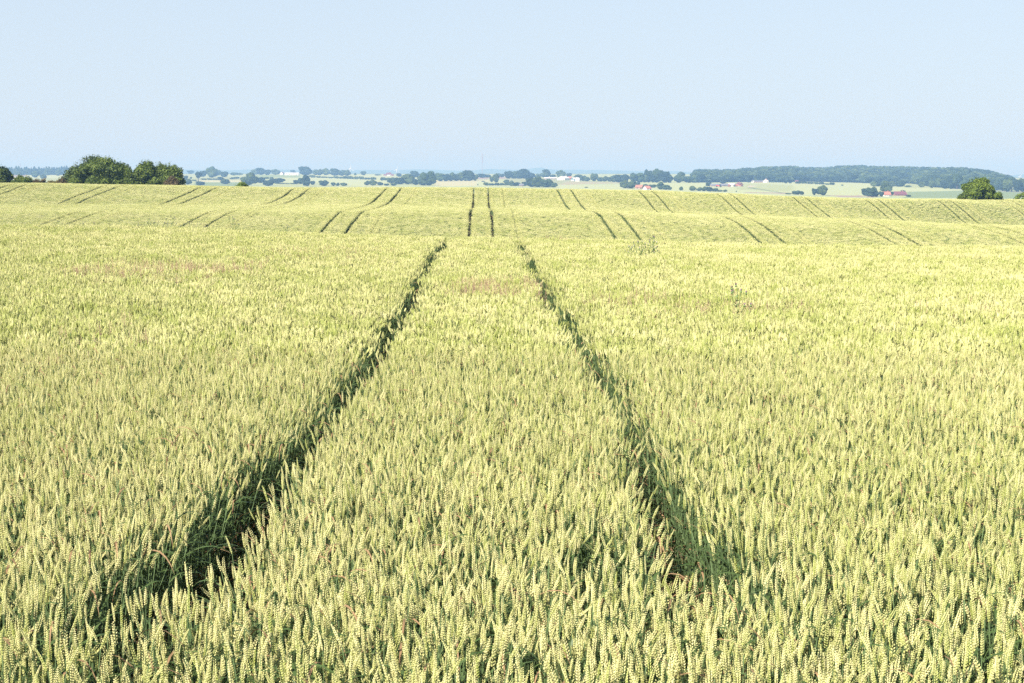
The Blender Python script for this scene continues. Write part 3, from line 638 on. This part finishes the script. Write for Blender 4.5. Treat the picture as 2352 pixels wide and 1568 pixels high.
row(4,'around the orange-roofed cottages',[(1450,386,140,84),(1530,390,150,84),(1600,352,84,42),(1700,372,100,34),(1800,378,120,34),(1900,402,90,86),(1960,404,115,52),(2015,406,64,32)])
row(4,'standing alone on the crest past the cottages',[(2160,414,52,40),(2305,418,85,52),(955,380,50,10)],noun='bush')
row(5,'left of the red-brick farm',[(20,412,42,40),(25,302,95,100),(120,308,95,62),(200,310,95,52),(370,362,75,44),(552,327,92,48)])
row(5,'on the field crest below the red-brick farm',[(155,415,68,50),(250,420,90,40),(310,422,90,50),(380,426,100,48),(450,428,90,36),(510,430,70,22),(575,432,62,26),(720,434,16,16)],noun='bush')
row(5,'on the crest in the middle of the pale fields',[(1380,464,74,16),(1490,467,115,44),(1555,469,54,38)],noun='bush')
row(5,'of the isolated group in the pale field',[(1710,474,64,76),(1765,462,70,56),(1820,477,115,112)])
row(5,'by the white houses under the wood',[(1350,324,34,12),(1405,324,34,12),(1180,312,60,16),(880,312,60,12),(2068,354,30,13)],noun='bush')
hedge(5,[(1470,328),(1700,334),(1970,348)],24,'along the hedgerow right of the white houses')
row(5,'at the left side of the maroon-roofed farm field',[(2345,472,62,46)])
row(6,'in the copse above the maroon-roofed farm',[(400,372,90,56),(460,370,110,72),(520,372,80,60),(640,372,120,62),(720,374,90,66),(765,374,84,72),(840,380,90,22)])
row(6,'around the maroon-roofed farm',[(300,492,105,80),(375,505,160,108),(430,503,90,80),(500,505,64,62),(555,450,145,125),(600,440,80,70),(625,493,60,48),(780,442,60,20),(855,505,64,22)])
row(6,'in the field right of the maroon-roofed farm',[(1020,382,76,62),(1150,392,76,86),(1245,372,90,18)])
row(6,'behind the solitary crest tree',[(1320,402,100,90),(1400,404,120,140),(1480,406,130,170),(1570,412,120,120),(2000,420,110,110),(2080,430,120,120)])
row(6,'in the blue grove at the right edge',[(2130,440,130,140),(2190,438,110,160),(2260,442,120,150),(2330,442,120,155),(2400,445,120,160)],adj='blue-green')
# ---- the far-off wood on the right: one mass
WV=variants('wood_variant',[FARM['round'][i] for i in range(6)]+[FARM['wide'][i] for i in range(6)])
Pw=[];Rw=[];Sw=[];Vw=[];Tw=[]
for xq in np.arange(WX0+2,WX1-4,1.9):
    yb,zb=wood_band(xq); zb=float(zb)
    for Yq in np.concatenate([np.arange(zb+8,zb+760,17)]):
        a=(xq+RNG.uniform(-2.5,2.5)-1105)/F; Yj=Yq+RNG.uniform(-10,10); Xq=a*Yj
        wd=RNG.uniform(12,21); ht=RNG.uniform(8,15.5)*(.85 if Yq<zb+30 else 1)
        if RNG.random()<.70: continue
        Pw.append((Xq,Yj,gz(Xq,Yj)-.5)); Rw.append((0,0,RNG.uniform(0,6.28))); Sw.append((wd,wd,ht)); Vw.append(int(RNG.integers(0,12))); Tw.append(RNG.random())
print('wood',len(Pw))
scatter('wood',Pw,Rw,Sw,Vw,Tw,WV,'long blue-green wood covering the low hill at the right','wood')
# ------------------------------------------------------------------ BUILDINGS
def house(name,label,cat,zone,x0,x1,ybase,ytop,wallm,roofm,gable='side',rot=0,depth=None,roof_frac=.45,wins=0,chim=0,door=True,group=None):
    xa,ya=zz(zone,x0,ybase); xb,_=zz(zone,x1,ybase); _,yt=zz(zone,0,ytop)
    X,D,Z,ppm=at((xa+xb)/2,ya); W=(xb-xa)/ppm; H=(ya-yt)/ppm; hw=H*(1-roof_frac); dp=depth or (min(W*.7,9) if gable=='side' else 14)
    root=link(name,None,None,(X,D,Z),rot); tag(root,label,cat,group)
    W*= .97
    w=MB()
    if gable=='side':   # the long eaves face the camera
        w.box(-W/2,W/2,-dp/2,dp/2,-1.5,hw)
        for s in (-1,1): w.add([(s*W/2,-dp/2,hw),(s*W/2,dp/2,hw),(s*W/2,0,H-.15),(s*(W/2-.3),-dp/2,hw),(s*(W/2-.3),dp/2,hw),(s*(W/2-.3),0,H-.15)],[(0,1,2),(3,5,4),(0,2,5,3),(1,4,5,2)])
        r=MB(); o=.4; t=.18
        for s in (-1,1):
            r.add([(-W/2-o,s*(dp/2+o),hw-.25),(W/2+o,s*(dp/2+o),hw-.25),(W/2+o,0,H),(-W/2-o,0,H),(-W/2-o,s*(dp/2+o),hw-.25+t),(W/2+o,s*(dp/2+o),hw-.25+t),(W/2+o,0,H+t),(-W/2-o,0,H+t)],
                  [(0,1,2,3),(4,7,6,5),(0,4,5,1),(1,5,6,2),(3,2,6,7),(0,3,7,4)])
    else:               # the gable end faces the camera
        w.box(-W/2,W/2,-dp/2,dp/2,-1.5,hw)
        for s in (-1,1): w.add([(-W/2,s*dp/2,hw),(W/2,s*dp/2,hw),(0,s*dp/2,H-.15),(-W/2,s*(dp/2-.3),hw),(W/2,s*(dp/2-.3),hw),(0,s*(dp/2-.3),H-.15)],[(0,1,2),(3,5,4),(0,2,5,3),(1,4,5,2)])
        r=MB(); o=.35; t=.18
        for s in (-1,1):
            r.add([(s*(W/2+o),-dp/2-o,hw-.25),(s*(W/2+o),dp/2+o,hw-.25),(0,dp/2+o,H),(0,-dp/2-o,H),(s*(W/2+o),-dp/2-o,hw-.25+t),(s*(W/2+o),dp/2+o,hw-.25+t),(0,dp/2+o,H+t),(0,-dp/2-o,H+t)],
                  [(0,1,2,3),(4,7,6,5),(0,4,5,1),(1,5,6,2),(3,2,6,7),(0,3,7,4)])
    link('wall',w.mesh('wall',[wallm]),root); ro=link('roof',r.mesh('roof',[roofm]),root)
    for i in range(wins):
        x=(-.5+(i+1)/(wins+1+(1 if door else 0)))*W; q=MB(); s=min(1.2,W/(wins+2)*.6)
        q.box(x-s/2,x+s/2,-dp/2-.06,-dp/2-.004,hw*.35,hw*.35+min(1.3,hw*.45)); link('window',q.mesh('window',[GLASS]),root)
    if door:
        q=MB(); x=W*.36; q.box(x-.5,x+.5,-dp/2-.07,-dp/2-.004,-.2,min(2.1,hw*.85)); link('door',q.mesh('door',[DOORM]),root)
    for i in range(chim):
        q=MB(); x=W*(.25-.5*i); y_=0 if gable=='side' else dp*.2; x=x if gable=='side' else 0
        q.box(x-.4,x+.4,y_-.4,y_+.4,H-.3,H+1.1); link('chimney',q.mesh('chimney',[BRICK]),ro)
    return root
house('barn','long low white barn on the skyline left of the mast','barn',2,1410,1590,289,258,WHITE,PALER,wins=4,roof_frac=.25,depth=12)
house('farmhouse','small white house with dark red roof at the long white barn\'s left end','house',2,1355,1398,286,248,WHITE,MAROON,gable='end',rot=-.3,wins=1,depth=8)
house('farmhouse','white house with maroon roof on the skyline between the two wind turbines','house',3,560,618,368,328,WHITE,MAROON,wins=3,chim=1,depth=8)
house('outbuilding','low maroon-roofed outbuilding just left of the skyline white house','shed',3,524,562,370,346,TAN,MAROON,door=False)
house('outbuilding','low maroon-roofed outbuilding just right of the skyline white house','shed',3,620,650,372,348,TAN,MAROON,door=False)
house('shed','tiny white shed above the long copse left of the mast','shed',3,1166,1184,362,338,WHITE,PALER,gable='end',door=False,depth=4)
house('barn','white gabled barn of the white farm beyond the bushy mound','barn',4,612,718,282,234,WHITE,PALER,gable='end',rot=-.55,wins=2,depth=16,roof_frac=.5)
house('farmhouse','small brick house against the right of the white gabled barn','house',4,720,765,276,238,BRICK,REDR,wins=1,depth=7)
house('barn','long low pinkish barn left of the white gabled barn','barn',4,418,580,272,248,TAN,PALER,wins=3,depth=8,roof_frac=.4)
house('barn','teal building with white roof at the right of the white farm','barn',4,775,860,292,252,TEAL,PALER,rot=.35,wins=1,depth=9,roof_frac=.4)
house('shed','small white shed in front of the teal building','shed',4,762,798,296,280,WHITE,PALER,door=False,depth=5)
house('garage','low white garage with red door at the teal building','shed',4,815,868,300,276,WHITE,PALER,door=False,depth=6,roof_frac=.3)
house('hut','little brown hut beside the bushy mound at the field crest','hut',4,103,155,362,332,TAN,GREYR,door=True,depth=5)
house('cottage','left orange-roofed cottage with tan gable at the field crest','house',4,1588,1672,396,346,TAN,REDR,rot=-.35,wins=1,depth=8,roof_frac=.55)
house('cottage','right orange-roofed cottage with white gable at the field crest','house',4,1694,1760,408,357,WHITE,REDR,rot=.4,wins=1,depth=8,roof_frac=.6)
house('barn','long grey-roofed barn at the left of the red-brick farm','barn',5,390,520,366,332,TAN,GREYR,wins=0,depth=10,roof_frac=.5)
house('barn','long grey-roofed barn in the middle of the red-brick farm','barn',5,522,620,364,330,TAN,GREYR,wins=3,depth=10,roof_frac=.5)
house('barn','white barn with curved-looking pale roof in the red-brick farm','barn',5,622,695,364,324,WHITE,PALER,rot=-.3,wins=2,depth=9)
house('shed','red shed front at the white barn of the brick farm','shed',5,618,640,368,336,BRICK,REDR,gable='end',depth=5)
house('farmhouse','brick farmhouse with red roof at the right of the brick farm','house',5,735,785,362,316,BRICK,MAROON,gable='end',rot=.3,wins=2,chim=1,depth=9)
house('outbuilding','low brick outbuilding with red roof right of the brick farmhouse','shed',5,705,738,364,338,BRICK,REDR,depth=6)
house('outbuilding','small white outbuilding at the foot of the brick farmhouse','shed',5,742,768,366,346,WHITE,REDR,depth=4,door=False)
house('cottage','white gabled cottage under the wood, left of two','house',5,912,946,314,284,WHITE,GREYR,gable='end',wins=1,depth=8)
house('outbuilding','low dark-roofed building between the two white houses under the wood','shed',5,946,1056,312,290,BRICK,GREYR,depth=7,door=False)
house('farmhouse','white house with orange roof under the wood, right of two','house',5,1062,1130,314,270,WHITE,REDR,gable='end',rot=-.25,wins=2,chim=1,depth=10)
house('shed','small white shed right of the orange-roofed white house under the wood','shed',5,1138,1160,306,292,WHITE,PALER,door=False,depth=4)
house('hut','small brown hut with red roof under the wood','hut',5,1468,1506,308,286,TAN,MAROON,depth=5,door=False)
house('farmhouse','white-walled house with red tiled roof left of the maroon barn','house',6,512,606,497,440,WHITE,REDR,wins=3,chim=1,depth=9,roof_frac=.62)
house('barn','long barn with maroon roof behind the right crest','barn',6,658,812,490,438,BRICK,MAROON,wins=2,chim=1,depth=10,roof_frac=.7)
house('shed','tiny white shed beside the round tree under the wood','shed',6,1040,1062,328,312,WHITE,PALER,door=False,depth=4)
house('cottage','red-roofed cottage among the blue grove at the right edge','house',6,2230,2276,388,346,TAN,REDR,gable='end',wins=1,depth=7)
# red farm machine
def machine():
    xv,yv=zz(5,488,370); X,D,Z,ppm=at(xv,yv)
    r=link('tractor',None,None,(X,D-8,gz(X,D-8))); tag(r,'red farm tractor parked before the grey-roofed barn','tractor')
    b=MB(); b.box(-3.8,-.4,-.9,.9,1.0,2.3); b.box(-.4,2.6,-1.1,1.1,.9,1.7); link('body',b.mesh('body',[REDP]),r)
    c=MB(); c.box(-.3,1.7,-.95,.95,1.7,3.1); link('cab',c.mesh('cab',[GLASS]),r)
    for x,rr in ((-2.9,.75),(1.3,1.1)):
        for y in (-1.2,1.2):
            w=MB(); w.tube([(x,y-.25,rr),(x,y+.25,rr)],[rr,rr],14); link('wheel',w.mesh('wheel',[GLASS]),r)
machine()
# ---- wind turbines and radio mast
def turbine(xv,yhub,ytip,D,label,phase):
    a,b=vray(xv,yhub); X=a*D; zh=EYE-b*D; zt=EYE-vray(xv,ytip)[1]*D; L=zt-zh; zg=gz(X,D)
    r=link('wind_turbine',None,None,(X,D,zg),.3); tag(r,label,'wind turbine','wind turbines on the horizon')
    h=zh-zg; t=MB(); t.tube([(0,0,-1),(0,0,h*.5),(0,0,h)],[3.4,2.7,1.9],12); link('tower',t.mesh('tower',[TURB]),r)
    n=MB(); n.box(-2.6,2.6,-5,6,h-2,h+2.6); link('nacelle',n.mesh('nacelle',[TURB]),r)
    hb=MB(); hb.tube([(0,-8.5,h),(0,-7,h),(0,-5,h)],[.6,2.3,2.5],10); link('hub',hb.mesh('hub',[TURB]),r)
    for k in range(3):
        an=phase+k*2*math.pi/3; d=Vector((math.sin(an),0,math.cos(an))); w=Vector((math.cos(an),0,-math.sin(an)))
        bm=MB(); c=Vector((0,-7,h)); pts=[]
        for t_,wd in ((.02,1.6),(.2,3.4),(.6,2.4),(1,.7)):
            for s in (-.5,.5):
                for y in (-.35,.35): pts.append(c+d*L*t_+w*wd*s+Vector((0,y,0)))
        fs=[]
        for i in range(3):
            o=i*4; fs+=[(o,o+2,o+6,o+4),(o+1,o+5,o+7,o+3),(o,o+4,o+5,o+1),(o+2,o+3,o+7,o+6)]
        fs+=[(12,14,15,13),(0,1,3,2)]
        bm.add(pts,fs); link('blade',bm.mesh('blade',[TURB]),r)
turbine(804.5,387,377,6200,'white wind turbine rising left of the skyline house, blade straight up',0.05)
turbine(911,390,381,6400,'white wind turbine rising right of the skyline house',.25)
turbine(698.5,392,377,6900,'faint wind turbine half hidden behind the skyline trees by the barn',0)
turbine(2316,404.5,397,7000,'faint wind turbine on the hazy horizon right of the wood',.9)
turbine(2342,405,398,7100,'faintest wind turbine on the horizon near the right edge',.4)
def mast(xv,ybase,ytop,D,label,wd,guys):
    a,b=vray(xv,ytop); X=a*D; zt=EYE-b*D; zg=gz(X,D); H=zt-zg
    r=link('radio_mast',None,None,(X,D,zg)); tag(r,label,'mast')
    m=MB(); n=int(H/ (wd*1.6)); cs=[(math.cos(k*2.0944)*wd*.6,math.sin(k*2.0944)*wd*.6) for k in range(3)]
    for x,y in cs: m.tube([(x,y,-1),(x,y,H)],[wd*.16]*2,4)
    for i in range(n):
        z=H*i/n
        for k in range(3):
            x0,y0=cs[k]; x1,y1=cs[(k+1)%3]; m.tube([(x0,y0,z),(x1,y1,z+H/n)],[wd*.08]*2,3)
    link('lattice',m.mesh('lattice',[STEEL]),r)
    for q in ((.62,.72,.8,.97) if guys else (.8,)):
        p=MB(); p.tube([(wd,-.4,H*q-1.5),(wd,-.4,H*q+1.5)],[.7,.7],7); link('antenna',p.mesh('antenna',[STEEL]),r)
    if guys:
        for k in range(3):
            p=MB(); an=k*2.0944+.5
            p.tube([(0,0,H*.9),(math.cos(an)*H*.5,math.sin(an)*H*.5,0)],[.05,.05],3); link('guy_wire',p.mesh('guy_wire',[STEEL]),r)
mast(1107.4,402,353.5,3300,'tall slender radio mast rising from the copse at the centre',1.5,True)
mast(zz(1,240,260)[0],400,zz(1,240,258)[1],3300,'faint short mast above the dark wood at the far left',.8,False)
# ------------------------------------------------------------------ THISTLES
THG=mat('thistle_green',(.15,.22,.08),.7,.2,isl=.6,c2=(.2,.27,.11)); THF=mat('thistle_flower',(.36,.20,.34),.8,.1,isl=.6,c2=(.20,.10,.16)); THW=mat('thistle_pale',(.50,.40,.46),.8,.1,isl=.6,c2=(.35,.24,.30))
def thistle(seed,H,heads,fl):
    rn=random.Random(seed); root=link('thistle',None)
    st=MB(); st.tube([(0,0,0),(rn.gauss(0,.02),0,H*.5),(rn.gauss(0,.04),0,H)],[.008,.006,.003],5)
    tips=[(rn.gauss(0,.01),0,H)]; lf=MB()
    for i in range(heads-1):
        z0=H*rn.uniform(.6,.9); a=rn.uniform(0,6.28); l=rn.uniform(.08,.2); tp=(math.cos(a)*l,math.sin(a)*l,z0+rn.uniform(.08,.22)); 
        st.tube([(0,0,z0),(tp[0]*.6,tp[1]*.6,z0+.04),tp],[.004,.003,.002],4); tips.append(tp)
    for i in range(34):
        z=rn.uniform(.3,.92)*H; a=rn.uniform(0,6.28); ribbon(lf,(0,0,z),Vector((math.cos(a),math.sin(a),.8)),rn.uniform(.07,.17)*(1.2-z/H*.6),.022,rn,0,.7,4)
    link('stem',st.mesh('stem',[THG]),root); link('foliage',lf.mesh('foliage',[THG]),root)
    for tp in tips:
        h=MB(); blob(h,rn,tp,.016,1.1,0,.1,7,4)
        for k in range(14):
            a=rn.uniform(0,6.28); d=Vector((math.cos(a)*.6,math.sin(a)*.6,1))*.035; b=Vector(tp)+Vector((0,0,.008)); s=Vector((-math.sin(a),math.cos(a),0))*.005
            h.add([b-s,b+s,b+d],[(0,1,2)],1)
        link('flower_head',h.mesh('flower_head',[THG,fl]),root)
    return root
protos=[thistle(1,1.15,6,THF),thistle(2,1.1,5,THW),thistle(3,1.25,8,THF)]; used=[False]*3
def put_thistle(pi,xv,yv,scale,label,group,Y=None):
    scale*=.84
    a,b=vray(xv,yv)
    if Y is None:
        ys=np.linspace(3,46,500); s=crop_fall(a*ys,ys)/ys; Y=ys[np.argmin(np.abs(s-b))]
    o=protos[pi] if not used[pi] else copy_tree(protos[pi]); used[pi]=True
    X=a*Y; o.location=(X,Y,gz(X,Y)); o.rotation_euler=(0,0,rf.uniform(0,6.28)); o.scale=(scale,)*3; tag(o,label,'thistle',group)
put_thistle(2,1690,720,1.0,'tall purple-headed thistle standing alone right of the right track','thistles in the near field')
g='thistles of the flowering clump on the near ridge'
for i,(x,s) in enumerate(((1446,.95),(1456,1.0),(1466,1.05),(1474,1.1),(1482,.95),(1492,1.12),(1500,1.15),(1510,1.0))):
    put_thistle(1 if i%2 else 0,x,586,s,'%s thistle from the left in the pale pink clump right of the tracks'%ORD[i],g)
g='thistles along the near ridge at the left'
for i,(x,y,s) in enumerate(((136,520,.95),(152,520,.85),(196,522,.85),(215,522,.9),(300,524,.8),(318,526,.82),(340,526,1.05),(347,526,1.0),(356,526,.9),(378,527,.92),(386,527,1.0),(393,527,1.05),(400,527,.95),(409,527,.9),(432,528,.92),(462,529,.95),(470,529,.9),(535,533,1.12),(541,533,1.0),(645,534,.9),(658,534,.95))):
    put_thistle(i%3,x,y,s,'%s thistle from the left along the left part of the near ridge'%ORD[i],g,Y=42.5 if x<700 else None)
put_thistle(0,1742,572,.9,'lone thistle poking above the near ridge right of the pink clump','thistles on the near ridge')
# ------------------------------------------------------------------ LIGHT, SKY, HAZE, CAMERA
SUN_EL, SUN_AZ = math.radians(44), math.radians(-138)     # azimuth clockwise from +Y: behind the camera, to the left
w=bpy.data.worlds.new('World'); sc.world=w; w.use_nodes=True; nt=w.node_tree
w.cycles.sampling_method='NONE'; sky=nt.nodes.new('ShaderNodeTexSky'); sky.sky_type='NISHITA'; sky.sun_disc=False; sky.sun_elevation=SUN_EL; sky.sun_rotation=SUN_AZ
sky.air_density=1.0; sky.dust_density=.5; sky.ozone_density=2.0; sky.altitude=0
hs=nt.nodes.new('ShaderNodeHueSaturation'); hs.inputs['Saturation'].default_value=1.0
nt.links.new(sky.outputs[0],hs.inputs['Color'])
# haze painted as flat pale blue over the clear sky, strongest at the horizon
tc=nt.nodes.new('ShaderNodeTexCoord'); sx=nt.nodes.new('ShaderNodeSeparateXYZ'); nt.links.new(tc.outputs['Generated'],sx.inputs[0])
mr=nt.nodes.new('ShaderNodeMapRange'); mr.interpolation_type='SMOOTHSTEP'; mr.inputs['From Min'].default_value=.0; mr.inputs['From Max'].default_value=.6; mr.inputs['To Min'].default_value=.88; mr.inputs['To Max'].default_value=.0
nt.links.new(sx.outputs['Z'],mr.inputs['Value'])
veil=nt.nodes.new('ShaderNodeMix'); veil.data_type='RGBA'; veil.inputs['B'].default_value=(4.35,5.0,5.75,1)
nt.links.new(mr.outputs[0],veil.inputs['Factor']); nt.links.new(hs.outputs[0],veil.inputs['A'])
nt.links.new(veil.outputs['Result'],nt.nodes['Background'].inputs['Color'])
nt.nodes['Background'].inputs['Strength'].default_value=.085
sl=bpy.data.lights.new('sun','SUN'); sl.energy=5.0; sl.angle=math.radians(.53); sl.color=(1,.95,.865)
so=bpy.data.objects.new('sun',sl); COL.objects.link(so)
sd=Vector((math.sin(SUN_AZ)*math.cos(SUN_EL),math.cos(SUN_AZ)*math.cos(SUN_EL),math.sin(SUN_EL)))
so.rotation_euler=sd.to_track_quat('Z','Y').to_euler(); so.location=(0,0,50)
hz=MB(); hz.box(-6300,6300,-80,9300,-105,58)
hm=bpy.data.materials.new('haze'); hm.use_nodes=True; N=hm.node_tree.nodes; N.remove(N['Principled BSDF'])
pv=N.new('ShaderNodeVolumePrincipled'); pv.inputs['Color'].default_value=(.36,.64,1,1); pv.inputs['Density'].default_value=.00028; pv.inputs['Anisotropy'].default_value=0; pv.inputs['Absorption Color'].default_value=(.5,.5,.5,1)
hm.node_tree.links.new(pv.outputs[0],N['Material Output'].inputs['Volume'])
tag(link('haze',hz.mesh('haze',[hm])),kind='stuff')
cam=bpy.data.cameras.new('camera'); cam.sensor_width=36; cam.lens=F/2352*36; cam.clip_start=.1; cam.clip_end=40000
co=bpy.data.objects.new('camera',cam); COL.objects.link(co); co.location=(0,0,EYE)
co.rotation_euler=(math.pi/2-PITCH,0,-YAW); sc.camera=co
sc.view_settings.view_transform='Standard'; sc.view_settings.look='None'; sc.view_settings.exposure=.90; sc.view_settings.gamma=1
sc.render.engine='CYCLES'; sc.cycles.max_bounces=4; sc.cycles.diffuse_bounces=2; sc.cycles.transmission_bounces=3; sc.cycles.volume_bounces=0
sc.cycles.use_denoising=False
